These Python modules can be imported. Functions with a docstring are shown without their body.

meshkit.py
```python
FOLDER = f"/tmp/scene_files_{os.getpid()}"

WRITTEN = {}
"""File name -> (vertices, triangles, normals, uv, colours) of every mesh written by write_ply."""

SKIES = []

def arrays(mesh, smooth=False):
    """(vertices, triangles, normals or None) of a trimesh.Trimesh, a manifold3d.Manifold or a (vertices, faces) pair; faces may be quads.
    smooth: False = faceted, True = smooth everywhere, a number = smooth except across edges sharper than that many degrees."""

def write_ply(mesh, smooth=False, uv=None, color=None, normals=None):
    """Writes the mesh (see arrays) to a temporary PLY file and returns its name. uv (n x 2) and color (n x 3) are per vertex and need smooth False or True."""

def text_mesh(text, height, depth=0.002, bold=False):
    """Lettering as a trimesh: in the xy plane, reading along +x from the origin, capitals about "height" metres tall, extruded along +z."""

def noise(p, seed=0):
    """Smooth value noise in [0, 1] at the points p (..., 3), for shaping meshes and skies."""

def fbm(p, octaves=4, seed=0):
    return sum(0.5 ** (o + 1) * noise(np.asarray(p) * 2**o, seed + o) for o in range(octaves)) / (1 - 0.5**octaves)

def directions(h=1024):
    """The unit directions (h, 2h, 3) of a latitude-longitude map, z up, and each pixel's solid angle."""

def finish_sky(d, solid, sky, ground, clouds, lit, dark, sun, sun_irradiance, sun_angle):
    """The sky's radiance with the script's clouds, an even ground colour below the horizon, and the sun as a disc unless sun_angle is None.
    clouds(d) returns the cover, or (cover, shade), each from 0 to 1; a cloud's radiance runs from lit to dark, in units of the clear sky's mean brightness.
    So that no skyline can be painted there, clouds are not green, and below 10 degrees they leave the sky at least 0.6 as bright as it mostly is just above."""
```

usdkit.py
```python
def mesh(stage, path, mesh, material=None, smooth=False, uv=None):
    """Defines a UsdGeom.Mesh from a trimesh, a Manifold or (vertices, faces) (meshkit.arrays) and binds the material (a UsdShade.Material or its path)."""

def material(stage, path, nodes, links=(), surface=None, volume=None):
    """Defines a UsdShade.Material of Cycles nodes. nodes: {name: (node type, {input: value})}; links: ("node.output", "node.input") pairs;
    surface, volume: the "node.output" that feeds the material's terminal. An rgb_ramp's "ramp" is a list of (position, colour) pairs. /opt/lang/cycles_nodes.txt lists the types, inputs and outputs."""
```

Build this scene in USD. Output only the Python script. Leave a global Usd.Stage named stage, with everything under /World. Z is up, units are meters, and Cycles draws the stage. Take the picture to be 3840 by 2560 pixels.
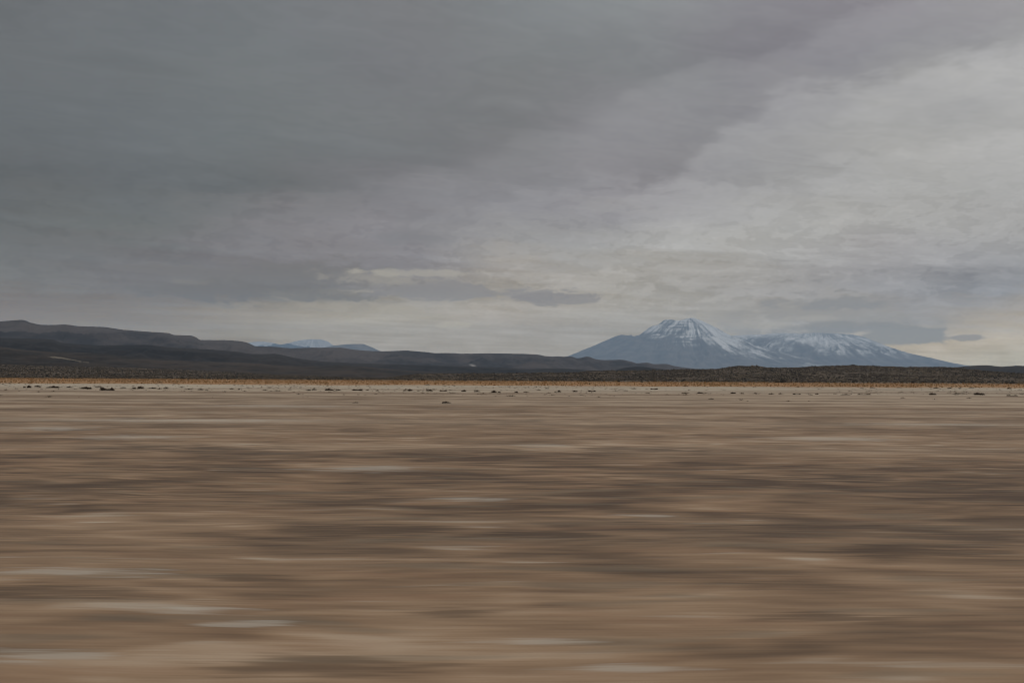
import math
import numpy as np
import trimesh
import usdkit
from meshkit import noise, fbm
from scipy.interpolate import PchipInterpolator
from pxr import Gf, Sdf, Usd, UsdGeom, UsdLux, UsdShade, Vt

stage = Usd.Stage.CreateInMemory()
UsdGeom.SetStageUpAxis(stage, UsdGeom.Tokens.z)
UsdGeom.SetStageMetersPerUnit(stage, 1.0)
UsdGeom.Xform.Define(stage, '/World')
UsdGeom.Scope.Define(stage, '/World/Looks')
rng = np.random.default_rng(7)

# ------------------------------------------------------------------ camera
EYE = 2.2
FOCAL, APER = 35.0, 36.0
FPX = FOCAL / APER * 3840.0
PITCH, ROLL = math.radians(2.087), math.radians(0.27)
F = np.array([0, math.cos(PITCH), math.sin(PITCH)])
U0 = np.array([0, -math.sin(PITCH), math.cos(PITCH)])
R0 = np.array([1.0, 0, 0])
R = R0 * math.cos(ROLL) + U0 * math.sin(ROLL)
U = U0 * math.cos(ROLL) - R0 * math.sin(ROLL)
cam = UsdGeom.Camera.Define(stage, '/World/camera')
cam.CreateFocalLengthAttr(FOCAL)
cam.CreateHorizontalApertureAttr(APER)
cam.CreateVerticalApertureAttr(APER * 682 / 1024)
cam.CreateClippingRangeAttr(Gf.Vec2f(0.1, 300000))
cam.AddTransformOp().Set(Gf.Matrix4d(*R, 0, *U, 0, *(-F), 0, 0, 0, EYE, 1))
cam.CreateExposureAttr(0.0)


def ray(px, py):
    """Azimuth and elevation (radians) of a direction given on the 3840 x 2560 photograph."""
    px, py = np.asarray(px, float), np.asarray(py, float)
    d = (px[..., None] - 1920) / FPX * R + (1280 - py[..., None]) / FPX * U + F
    return np.arctan2(d[..., 0], d[..., 1]), np.arctan2(d[..., 2], np.hypot(d[..., 0], d[..., 1]))


def on_ground(px, py, z=0.0):
    az, el = ray(px, py)
    r = (z - EYE) / np.tan(el)
    return r * np.sin(az), r * np.cos(az), r


# ------------------------------------------------------------------ node graphs
class Graph:
    def __init__(self):
        self.nodes, self.links, self.n = {}, [], 0

    def add(self, kind, out, **inputs):
        self.n += 1
        name = f'n{self.n}'
        const = {}
        for k, v in inputs.items():
            if isinstance(v, str) and '.' in v:
                self.links.append((v, f'{name}.{k}'))
            else:
                const[k] = v
        self.nodes[name] = (kind, const)
        return f'{name}.{out}'

    def m(self, op, a, b=None, c=None, clamp=False):
        kw = {'math_type': op, 'value1': a}
        if b is not None: kw['value2'] = b
        if c is not None: kw['value3'] = c
        if clamp: kw['use_clamp'] = True
        return self.add('math', 'value', **kw)

    def mul(self, a, b): return self.m('multiply', a, b)
    def plus(self, a, b): return self.m('add', a, b)
    def minus(self, a, b): return self.m('subtract', a, b)
    def mad(self, a, b, c): return self.m('multiply_add', a, b, c)

    def step(self, x, lo, hi, a=0.0, b=1.0):
        return self.add('map_range', 'result', range_type='smoothstep', value=x, from_min=lo, from_max=hi, to_min=a, to_max=b, clamp=True)

    def lin(self, x, lo, hi, a=0.0, b=1.0):
        return self.add('map_range', 'result', range_type='linear', value=x, from_min=lo, from_max=hi, to_min=a, to_max=b, clamp=True)

    def mix(self, f, a, b, kind='mix'):
        return self.add('mix', 'color', mix_type=kind, fac=f, color1=a, color2=b)

    def xyz(self, v):
        self.n += 1
        name = f'n{self.n}'
        self.nodes[name] = ('separate_xyz', {})
        self.links.append((v, f'{name}.vector'))
        return f'{name}.x', f'{name}.y', f'{name}.z'

    def vec(self, x, y, z): return self.add('combine_xyz', 'vector', x=x, y=y, z=z)

    def noise(self, v, scale=1.0, detail=2.0, rough=0.5, dist=0.0, dim='3D'):
        return self.add('noise_texture', 'fac', dimensions=dim, vector=v, scale=scale, detail=detail, roughness=rough, distortion=dist)

    def make(self, name, surface=None, volume=None):
        return usdkit.material(stage, '/World/Looks/' + name, self.nodes, self.links, surface=surface, volume=volume)


def srgb(r, g, b):
    c = np.array([r, g, b], float) / 255
    return np.where(c <= 0.04045, c / 12.92, ((c + 0.055) / 1.055) ** 2.4)


# ------------------------------------------------------------------ sky and sun
SUN_EL, SUN_AZ = math.radians(38), math.radians(125)      # azimuth from +y towards +x
SKY_STRENGTH = 0.1
# the overcast's large masses, seen colours on a coarse mesh of directions
GX = np.array([0, 480, 960, 1440, 1920, 2400, 2880, 3360, 3840], float)
GY = np.array([0, 250, 500, 750, 900, 1000, 1100, 1200, 1290, 1400], float)
GC = [
 [(116,121,122),(118,123,125),(120,125,127),(121,124,125),(129,134,135),(137,142,143),(143,143,147),(148,146,150),(150,147,152)],
 [(113,117,119),(115,120,123),(119,124,126),(121,123,126),(127,130,131),(135,137,139),(140,139,144),(146,146,150),(160,160,161)],
 [(109,114,117),(112,117,120),(117,122,124),(120,123,125),(126,127,129),(138,138,142),(149,149,151),(161,161,160),(171,171,170)],
 [(106,111,114),(110,115,118),(113,117,119),(124,124,128),(138,138,142),(143,142,146),(160,160,160),(169,169,167),(170,170,169)],
 [(109,113,115),(111,116,117),(125,125,129),(135,134,139),(148,148,149),(160,160,159),(167,167,165),(167,167,166),(165,165,165)],
 [(116,120,122),(121,122,125),(128,128,132),(134,134,138),(161,158,154),(165,163,158),(166,165,162),(160,160,162),(150,152,155)],
 [(122,124,125),(125,125,127),(124,127,130),(146,144,141),(166,162,155),(165,163,158),(160,159,158),(152,153,156),(144,147,152)],
 [(126,126,128),(130,129,129),(143,141,138),(160,158,151),(162,160,156),(160,160,157),(154,156,156),(150,152,154),(161,158,153)],
 [(133,132,132),(138,137,135),(147,147,144),(152,152,150),(153,153,151),(152,153,152),(160,160,157),(176,169,157),(180,173,160)],
 [(140,139,138),(146,145,143),(150,150,149),(150,151,151),(151,152,151),(152,153,152),(165,165,160),(172,172,164),(172,172,163)],
]
GC = np.array([[srgb(*c) for c in row] for row in GC])
GC[:6, :3] *= np.array([0.93, 0.94, 0.97])[None, :, None]
# what the haze in front takes from and adds to the sky is allowed for here, per row of elevation
HAZE_T = np.array([0.9, 0.88, 0.85, 0.799, 0.748, 0.697, 0.622, 0.499, 0.446, 0.446])
HAZE_S = np.array([[0.0161, 0.0309, 0.0369], [0.0306, 0.0426, 0.0544], [0.0326, 0.0469, 0.0637], [0.0452, 0.0644, 0.086], [0.0513, 0.0745, 0.1026], [0.0642, 0.0931, 0.1248], [0.0893, 0.1195, 0.1549], [0.1148, 0.1595, 0.2086], [0.1125, 0.1655, 0.2252], [0.1125, 0.1655, 0.2252]])

g = Graph()
co = g.add('texture_coordinate', 'generated')
dx, dy, dz = g.xyz(co)
azn = g.m('arctan2', dx, dy)
eln = g.m('arcsine', dz)
# the cloud deck is a plane high above: its texture converges towards the horizon
inv = g.m('divide', 1.0, g.m('maximum', g.plus(dz, 0.045), 0.03))
ca, sa = math.cos(math.radians(-62)), math.sin(math.radians(-62))
qx, qy = g.mul(dx, inv), g.mul(dy, inv)
along = g.plus(g.mul(qx, -sa), g.mul(qy, ca))      # along the cloud streets, which run to the left horizon
across = g.minus(g.mul(qx, ca), g.mul(qy, -sa))
deck = g.vec(g.mul(along, 0.35), across, 0.0)
n_big = g.noise(deck, 0.55, 4.0, 0.56, dim='2D')
n_mid = g.noise(g.vec(g.plus(g.mul(along, 0.5), g.mul(n_big, 0.8)), g.plus(across, 17.3), 0.0), 2.2, 4.0, 0.58, dim='2D')
ang = g.vec(azn, g.mul(eln, 2.6), 0.0)
n_low = g.noise(ang, 9.0, 4.0, 0.6, dim='2D')
n_fine = g.noise(g.vec(g.plus(azn, g.mul(n_low, 0.05)), g.mul(eln, 2.4), 0.0), 34.0, 4.0, 0.62, dim='2D')
wav = g.plus(g.mul(g.minus(n_big, 0.5), 0.16), g.mul(g.minus(n_low, 0.5), 0.06))
n_w2 = g.noise(g.vec(g.plus(azn, 11.7), g.mul(eln, 2.2), 0.0), 7.0, 3.0, 0.55, dim='2D')
az_w = g.plus(azn, g.mul(wav, 1.2))
low_amt = g.lin(eln, 0.0, 0.25, 0.25, 1.0)
el_w = g.plus(eln, g.mul(g.mul(g.plus(g.mul(g.minus(n_mid, 0.5), 0.05), g.mul(g.minus(n_w2, 0.5), 0.07)), low_amt), 1.0))
AZ_R = 0.62
u = g.lin(az_w, -AZ_R, AZ_R)
els = [ray(1920.0, y)[1] for y in GY]
order = np.argsort(els)
azs = np.linspace(-AZ_R, AZ_R, 33)
col = None
for k, j in enumerate(order):
    row_az = ray(GX, np.full(9, GY[j]))[0]
    want = np.stack([np.interp(azs, row_az, GC[j][:, c]) for c in range(3)], 1)
    want = np.maximum((want - HAZE_S[j]) / HAZE_T[j], 0.02) / SKY_STRENGTH
    r = g.add('rgb_ramp', 'color', fac=u, ramp=[(i / 32, tuple(want[i])) for i in range(33)])
    col = r if col is None else g.mix(g.lin(el_w, float(els[order[k - 1]]), float(els[j])), col, r)
# mottling of the deck
tone = g.plus(g.mul(g.minus(n_big, 0.5), 0.20), g.mul(g.minus(n_mid, 0.5), 0.46))
tone = g.plus(tone, g.mul(g.mul(g.minus(n_low, 0.5), 0.34), g.lin(eln, 0.36, 0.1)))
tone = g.plus(tone, g.mul(g.mul(g.minus(n_fine, 0.5), 0.36), g.lin(eln, 0.30, 0.06)))


def brim(pts, amp, wide, soft):
    """The edge of a cloud sheet: darker on its upper side, lighter below, along a ragged line."""
    global tone
    pts = np.array(pts, float)
    a, e = ray(pts[:, 0], pts[:, 1])
    lv = np.interp(azs, a, e)
    r = g.add('rgb_ramp', 'color', fac=g.lin(azn, -AZ_R, AZ_R), ramp=[(i / 32, (v, v, v)) for i, v in enumerate(lv)])
    lv_ = g.add('rgb_to_bw', 'val', color=r)
    d = g.plus(g.minus(eln, lv_), g.plus(g.mul(g.minus(n_low, 0.5), 0.055), g.plus(g.mul(g.minus(n_fine, 0.5), 0.022), g.mul(g.minus(n_mid, 0.5), 0.03))))
    q = g.mul(d, 1.0 / wide)
    fall = g.m('exponent', g.mul(g.mul(q, q), -1.0))
    lo_az, hi_az = float(a[0]), float(a[-1])
    fall = g.mul(fall, g.step(azn, lo_az - 0.03, lo_az + 0.06))
    tone = g.plus(tone, g.mul(g.step(d, -soft, soft, amp, -amp), fall))


brim([(2300, 760), (2573, 694), (2700, 500), (2859, 392), (3063, 310), (3193, 343), (3471, 270), (3840, 147), (4300, 0)], 0.11, 0.075, 0.010)
brim([(700, 740), (898, 735), (1306, 767), (1633, 637), (1920, 525), (2165, 441), (2410, 351), (2900, 200), (3600, -100)], 0.08, 0.07, 0.016)
brim([(1700, 760), (1920, 706), (2150, 690), (2320, 680), (2600, 705), (3000, 640), (3400, 560), (3840, 500), (4300, 400)], 0.06, 0.04, 0.008)
brim([(450, 1110), (700, 1120), (1000, 1128), (1300, 1132), (1600, 1120), (2000, 1080), (2300, 1030), (2600, 1090)], 0.06, 0.035, 0.005)
brim([(1800, 1010), (2100, 985), (2400, 960), (2800, 940), (3200, 950), (3500, 985), (3840, 1010), (4200, 1020)], -0.05, 0.03, 0.005)
lump = g.plus(g.mul(n_low, 0.45), g.mul(n_fine, 0.55))
lump_at = g.m('multiply', g.lin(eln, 0.035, 0.075), g.lin(eln, 0.24, 0.13))
tone = g.plus(tone, g.mul(g.minus(g.step(lump, 0.45, 0.38, 0.0, 0.12), g.step(lump, 0.50, 0.57, 0.0, 0.16)), lump_at))
sheet = g.plus(g.mul(n_mid, 0.7), g.mul(n_low, 0.3))
tone = g.plus(tone, g.mul(g.minus(g.step(sheet, 0.47, 0.41, 0.0, 0.08), g.step(sheet, 0.50, 0.57, 0.0, 0.09)), g.lin(eln, 0.10, 0.2)))
tone = g.plus(tone, 0.012)
add = g.mul(tone, g.mul(g.add('rgb_to_bw', 'val', color=col), 1.25))
col = g.mix(1.0, col, g.vec(add, add, add), 'add')


edge_n = g.plus(g.mul(g.minus(n_fine, 0.5), 1.7), g.mul(g.minus(n_low, 0.5), 1.2))


def cloud(px, py, rx, ry, colour, soft=0.5, amount=1.0, ragged=1.0):
    """A single cloud of the low deck: its own shape with ragged edges."""
    global col
    a, e = ray(float(px), float(py))
    s = 1.0 / FPX
    ex = g.mul(g.minus(azn, float(a)), 1.0 / (rx * s))
    ey = g.mul(g.minus(eln, float(e)), 1.0 / (ry * s))
    d = g.m('sqrt', g.plus(g.mul(ex, ex), g.mul(ey, ey)))
    d = g.mad(edge_n, ragged, d)
    f = g.step(d, 1.0 + soft * 0.5, 1.0 - soft * 0.5, 0.0, amount)
    k = np.array([np.interp(py, GY, HAZE_S[:, c]) for c in range(3)])
    col = g.mix(f, col, tuple(np.maximum((srgb(*colour) - k) / np.interp(py, GY, HAZE_T), 0.03) / SKY_STRENGTH))


cloud(1250, 1150, 300, 20, (160,156,146), 1.2, 0.4, 1.4)
cloud(960, 1050, 430, 60, (119,120,122), 0.9, 0.85, 1.5)
cloud(860, 1088, 340, 30, (117,118,120), 0.7, 0.9, 1.6)
cloud(1420, 1050, 150, 20, (166,162,153), 1.3, 0.45, 2.2)
cloud(1340, 1098, 120, 14, (172,167,156), 1.2, 0.5, 2.2)
cloud(1640, 1025, 180, 11, (170,167,158), 1.0, 0.5, 2.0)
cloud(1080, 1112, 60, 14, (150,147,140), 1.0, 0.5, 2.0)
cloud(680, 1055, 60, 10, (132,131,129), 1.0, 0.5, 2.0)
cloud(1230, 1105, 190, 22, (122,123,124), 0.7, 0.8, 1.9)
cloud(1700, 1095, 320, 28, (137,137,139), 0.6, 0.8, 1.7)
cloud(1560, 890, 140, 26, (127,128,132), 0.9, 0.7, 1.3)
cloud(2090, 1120, 150, 16, (138,138,140), 0.5, 0.8, 1.7)
cloud(1712, 1219, 56, 10, (170,168,160), 0.7, 0.65, 1.3)
cloud(3040, 1190, 330, 70, (148,150,151), 0.8, 0.9, 1.5)
cloud(3140, 1140, 190, 24, (139,142,145), 0.7, 0.85, 1.6)
cloud(3020, 1195, 130, 16, (160,160,158), 0.8, 0.7, 1.6)
cloud(3130, 1228, 230, 24, (136,141,145), 0.8, 0.9, 1.1)
cloud(2900, 1215, 140, 20, (161,161,158), 0.8, 0.6, 1.2)
cloud(3390, 1258, 150, 30, (138,143,146), 0.35, 0.95, 0.6)
cloud(3630, 1265, 60, 11, (140,142,144), 0.4, 0.85, 0.7)
# the overcast beyond the frame: brighter overhead and behind, as the light on the plain implies
over = g.plus(0.9, g.mul(g.plus(g.minus(n_big, 0.5), g.minus(n_mid, 0.5)), 0.35))
rear = g.mix(1.0, tuple(np.array([0.66, 0.655, 0.65]) / SKY_STRENGTH), g.vec(over, over, over), 'multiply')
col = g.mix(g.m('maximum', g.step(eln, 0.40, 0.85), g.step(g.m('absolute', azn), 0.55, 1.5)), col, rear)
below = g.step(dz, -0.01, -0.06)
col = g.mix(below, col, (1.6, 1.25, 0.95))
skyt = g.add('sky_texture', 'color', sky_type='single_scattering', sun_disc=False, sun_elevation=SUN_EL, sun_rotation=SUN_AZ, altitude=3700.0)
col = g.mix(0.985, skyt, col)
bg = g.add('background_shader', 'background', color=col, strength=SKY_STRENGTH)
dome = UsdLux.DomeLight.Define(stage, '/World/sky')
dome.GetPrim().SetCustomDataByKey('kind', 'structure')
UsdShade.MaterialBindingAPI.Apply(dome.GetPrim()).Bind(g.make('sky_material', surface=bg))

sun = UsdLux.DistantLight.Define(stage, '/World/sun')
sun.CreateNormalizeAttr(True)
sun.CreateIntensityAttr(0.4)
sun.CreateAngleAttr(24.0)
sun.CreateColorAttr(Gf.Vec3f(1.0, 0.95, 0.88))
sd = np.array([math.cos(SUN_EL) * math.sin(SUN_AZ), math.cos(SUN_EL) * math.cos(SUN_AZ), math.sin(SUN_EL)])
zx = np.cross([0, 0, 1.0], sd); zx /= np.linalg.norm(zx)
zy = np.cross(sd, zx)
sun.AddTransformOp().Set(Gf.Matrix4d(*zx, 0, *zy, 0, *sd, 0, 0, 0, 0, 1))


# ------------------------------------------------------------------ prims
def tag(p, label=None, category=None, group=None, kind=None):
    p = p.GetPrim() if hasattr(p, 'GetPrim') else p
    for k, v in (('label', label), ('category', category), ('group', group), ('kind', kind)):
        if v: p.SetCustomDataByKey(k, v)
    return p


def primvar(mesh, name, values):
    UsdGeom.PrimvarsAPI(mesh).CreatePrimvar(name, Sdf.ValueTypeNames.FloatArray, 'vertex').Set(Vt.FloatArray.FromNumpy(np.asarray(values, np.float32)))


def grid_mesh(name, X, Y, Z, mat, label, attrs=()):
    nr, nc = X.shape
    v = np.stack([X, Y, Z], -1).reshape(-1, 3)
    i = np.arange(nr * nc).reshape(nr, nc)
    q = np.stack([i[:-1, :-1], i[:-1, 1:], i[1:, 1:], i[1:, :-1]], -1).reshape(-1, 4)
    a, b, c = v[q[0, 0]], v[q[0, 1]], v[q[0, 2]]
    if np.cross(b - a, c - a)[2] < 0: q = q[:, ::-1]
    m = usdkit.mesh(stage, '/World/' + name, (v, q), mat, smooth=True)
    for n_, val in attrs: primvar(m, n_, np.asarray(val).ravel())
    tag(m, label, None, None, 'structure')
    return m


# ------------------------------------------------------------------ the plain
g = Graph()
px_, py_, pz_ = g.xyz(g.add('geometry', 'position'))
wv = g.noise(g.vec(g.mul(px_, 1 / 7.0), g.mul(py_, 1 / 4.0), 0.0), 1.0, 1.0, 0.5, dim='2D')
sy_ = g.plus(py_, g.mul(g.mul(g.minus(wv, 0.5), 0.055), g.m('minimum', py_, 60.0)))
def streak(sx, sy, off, detail=2.0, rough=0.5, dist=0.0):
    return g.noise(g.vec(g.plus(g.mul(px_, 1.0 / sx), off * 3.7), g.plus(g.mul(sy_, 1.0 / sy), off), 0.0), 1.0, detail, rough, dist, dim='2D')
s1 = streak(0.75, 0.035, 0.3, 1.0)
s2 = streak(0.95, 0.15, 5.1, 1.0)
s3 = streak(1.9, 0.62, 9.7, 1.0, 0.5, 0.4)
s4 = streak(5.2, 3.0, 14.2, 2.0, 0.5, 0.3)
s5 = streak(40.0, 13.0, 21.9, 4.0, 0.55, 0.3)
s6 = streak(160.0, 9.0, 27.0, 4.0, 0.6)
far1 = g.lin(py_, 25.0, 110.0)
t = g.mul(g.minus(s1, 0.5), 0.16)
t = g.plus(t, g.mul(g.minus(s2, 0.5), 0.42))
t = g.plus(t, g.mul(g.minus(s3, 0.5), 1.0))
t = g.plus(t, g.mul(g.minus(s4, 0.5), 1.15))
t = g.plus(t, g.mul(g.minus(s5, 0.5), 0.7))
damp = g.mul(g.step(g.plus(py_, g.mul(g.minus(s4, 0.5), 8.0)), 9.5, 14.0), g.step(py_, 34.0, 22.0))
t = g.plus(g.mad(damp, -0.16, 0.5), t)
mud = g.add('rgb_ramp', 'color', fac=t, ramp=[(0.0, (0.070, 0.043, 0.026)), (0.25, (0.120, 0.076, 0.045)), (0.5, (0.184, 0.117, 0.069)), (0.75, (0.247, 0.165, 0.101)), (1.0, (0.32, 0.235, 0.16))])
hue = streak(2.6, 0.5, 33.0, 2.0)
mud = g.mix(g.step(hue, 0.58, 0.75, 0.0, 0.22), mud, (0.22, 0.120, 0.068))
mud = g.mix(g.step(hue, 0.42, 0.28, 0.0, 0.35), mud, (0.14, 0.115, 0.082))
# salt crust: thin streaks near, more of it far out
salt_n = g.plus(g.mul(s3, 0.5), g.plus(g.mul(streak(2.6, 0.22, 41.0, 3.0), 0.6), g.mul(s5, 0.25)))
salt = g.step(salt_n, 0.80, 0.99, 0.0, 0.42)
mud = g.mix(salt, mud, (0.40, 0.37, 0.31))
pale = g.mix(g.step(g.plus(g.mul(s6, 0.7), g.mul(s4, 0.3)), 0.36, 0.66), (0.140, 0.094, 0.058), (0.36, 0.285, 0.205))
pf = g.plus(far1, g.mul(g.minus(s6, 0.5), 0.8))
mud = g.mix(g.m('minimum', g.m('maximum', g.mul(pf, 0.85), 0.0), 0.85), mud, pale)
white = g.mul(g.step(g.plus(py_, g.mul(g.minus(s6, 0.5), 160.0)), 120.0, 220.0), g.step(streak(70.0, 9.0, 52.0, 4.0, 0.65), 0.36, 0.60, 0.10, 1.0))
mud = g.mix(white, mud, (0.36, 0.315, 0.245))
# salt pans and damp hollows of the near plain, each where the photograph shows it
def patch(px, py, rx, ry, colour, amount):
    """An uneven patch on the ground; the place and half sizes are read from the photograph at 2352 pixels width."""
    global mud
    x, y, r = on_ground(px * 3840 / 2352, py * 3840 / 2352)
    k = FPX * 2352 / 3840
    ex = g.mul(g.minus(px_, float(x)), float(k / (rx * r)))
    ey = g.mul(g.minus(sy_, float(y)), float(EYE * k / (ry * r * r)))
    d = g.m('sqrt', g.plus(g.mul(ex, ex), g.mul(ey, ey)))
    mud = g.mix(g.step(g.plus(d, patch_n), 1.45, 0.25, 0.0, amount), mud, colour)


patch_n = g.plus(g.mul(g.minus(s2, 0.5), 2.4), g.plus(g.mul(g.minus(s3, 0.5), 1.6), g.mul(g.minus(s1, 0.5), 0.8)))
SALT, MUD = (0.40, 0.36, 0.30), (0.062, 0.040, 0.025)
for a in [(850,1082,150,8), (300,1008,130,5), (110,985,110,4), (1050,1155,120,6), (160,1327,190,9), (110,1535,150,18), (450,1420,120,7), (550,1455,100,8),
          (1200,1492,140,9), (1900,1012,150,5), (1250,1030,80,4), (1420,1560,150,10), (400,966,320,4), (1500,1195,90,4), (2150,975,200,3), (650,932,200,3)]: patch(a[0], a[1], a[2] * 0.85, a[3] * 0.8, SALT, 0.50)
for a in [(1620,1100,230,10), (1960,1100,150,8), (1470,1035,140,5), (850,1232,250,12), (830,1155,150,9), (1330,1120,130,8), (170,1375,160,15), (2130,1283,180,11),
          (480,1036,150,6), (700,1545,210,26), (1690,1217,210,5), (1250,1240,150,8), (130,1130,260,30), (1060,1425,130,10), (2200,1120,200,9), (560,1340,90,7), (820,990,50,3), (1950,1445,180,9)]: patch(*a, MUD, 0.50)
# ochre grass belt, then dark scrub ground
edge = g.plus(py_, g.plus(g.mul(g.minus(streak(30.0, 22.0, 60.0, 5.0, 0.7), 0.5), 150.0), g.mul(px_, 0.02)))
belt_n = streak(30.0, 22.0, 71.0, 5.0, 0.65)
belt = g.mix(g.step(belt_n, 0.38, 0.64), (0.225, 0.112, 0.038), (0.25, 0.145, 0.065))
mud = g.mix(g.step(edge, 262.0, 300.0), mud, belt)
belt_end = g.plus(edge, g.plus(g.mul(px_, 0.35), g.mul(g.minus(streak(90.0, 60.0, 80.0, 3.0), 0.5), 160.0)))
scrub = g.mix(g.noise(g.vec(g.mul(px_, 0.12), g.mul(py_, 0.05), 0.0), 1.0, 3.0), (0.04, 0.031, 0.023), (0.09, 0.07, 0.05))
mud = g.mix(g.step(belt_end, 560.0, 760.0), mud, scrub)
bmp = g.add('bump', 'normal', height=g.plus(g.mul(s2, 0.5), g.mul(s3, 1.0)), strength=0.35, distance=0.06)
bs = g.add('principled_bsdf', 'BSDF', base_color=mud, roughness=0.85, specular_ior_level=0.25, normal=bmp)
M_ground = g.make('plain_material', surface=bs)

sv = np.linspace(-1, 1, 421)
ax = 6.0 * np.sinh(sv * 9.5) * (51500 / (6.0 * np.sinh(9.5)))
ay = ax.copy()
GXm, GYm = np.meshgrid(ax, ay)
rr = np.hypot(GXm, GYm)
rel = (fbm(np.stack([GXm / 5.0, GYm / 2.2, 0 * GXm], -1), 3, 3) - 0.5) * 0.10 * np.exp(-(rr / 70) ** 2)
rel += (noise(np.stack([GXm / 60.0, GYm / 30.0, 0 * GXm + 4], -1), 5) - 0.5) * 0.16 * np.exp(-(rr / 400) ** 2)
rel[rr < 3] *= 0.3
grid_mesh('plain', GXm, GYm, rel, M_ground, 'flat brown and salt-streaked plain reaching from the camera to the hills')


# ------------------------------------------------------------------ hills
def hill_material(name, dark, light, scale, patch=None, patch_lo=0.66, rough=0.9, streaks=None):
    g = Graph()
    p = g.add('geometry', 'position')
    x, y, z = g.xyz(p)
    a = g.noise(g.vec(g.mul(x, 1 / scale), g.mul(y, 0.6 / scale), g.mul(z, 2.5 / scale)), 1.0, 6.0, 0.6, 0.4)
    b = g.noise(g.vec(g.mul(x, 6 / scale), g.mul(y, 3 / scale), g.mul(z, 12 / scale)), 1.0, 4.0, 0.6)
    c = g.mix(g.step(g.plus(g.mul(a, 0.6), g.mul(b, 0.4)), 0.41, 0.60), dark, light)
    if patch is not None:
        n = g.noise(g.vec(g.mul(x, 2.2 / scale), g.mul(y, 2.2 / scale), g.mul(z, 14 / scale)), 1.0, 4.0, 0.55)
        c = g.mix(g.step(n, patch_lo, patch_lo + 0.06, 0.0, 0.8), c, patch)
    return g.make(name, surface=g.add('principled_bsdf', 'BSDF', base_color=c, roughness=rough, specular_ior_level=0.15))


def z2s(x0, pts):                       # readings from enlarged views of the photograph
    return [(x0 + x * 0.40816, 1150 + y * 0.40816) for x, y in pts]


def ridge(name, pts, D, front, back, mat, label, amp=0.25, wav=1.0, cols=700, power=1.3, seed=1, jag=0.0, zbase=-3.0, lean=0.0):
    pts = np.array(sorted(pts))
    X = np.linspace(pts[0, 0], pts[-1, 0], cols)
    Y = PchipInterpolator(pts[:, 0], pts[:, 1])(X)
    if jag: Y = Y + jag * (fbm(np.stack([X / 14.0, 0 * X + seed, 0 * X], -1), 4, seed) - 0.5)
    az, el = ray(X, Y)
    Dx = D(X) if callable(D) else np.full(cols, float(D))
    crest = EYE + Dx * np.tan(el)
    t = np.concatenate([-np.linspace(1, 0, 90) ** 1.15, np.linspace(0, 1, 25)[1:]])
    T, AZ = np.meshgrid(t, az, indexing='ij')
    CR, DD = np.broadcast_to(crest, T.shape), np.broadcast_to(Dx, T.shape)
    fr = np.broadcast_to(front(X) if callable(front) else np.full(cols, float(front)), T.shape)
    r = DD + np.where(T < 0, T * fr, T * back)
    x, y = r * np.sin(AZ), r * np.cos(AZ)
    prof = np.clip(1 - np.abs(T), 0, 1) ** power
    z = zbase + (CR - zbase) * prof
    w = wav * fr.mean() * 0.16
    n = fbm(np.stack([x / w, y / (2.2 * w), 0 * x + seed], -1), 5, seed)
    n = 1 - np.abs(2 * n - 1) * 1.6
    env = np.clip(np.abs(T) * 4, 0, 1) * np.clip((1 - np.abs(T)) * 5, 0, 1)
    z = z + amp * (CR - zbase) * env * (n - 0.75) * np.where(T < 0, 1, 0.5)
    m = grid_mesh(name, x, y, z, mat, label)
    return dict(X=X, t=t, x=x, y=y, z=z, mesh=m)


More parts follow.
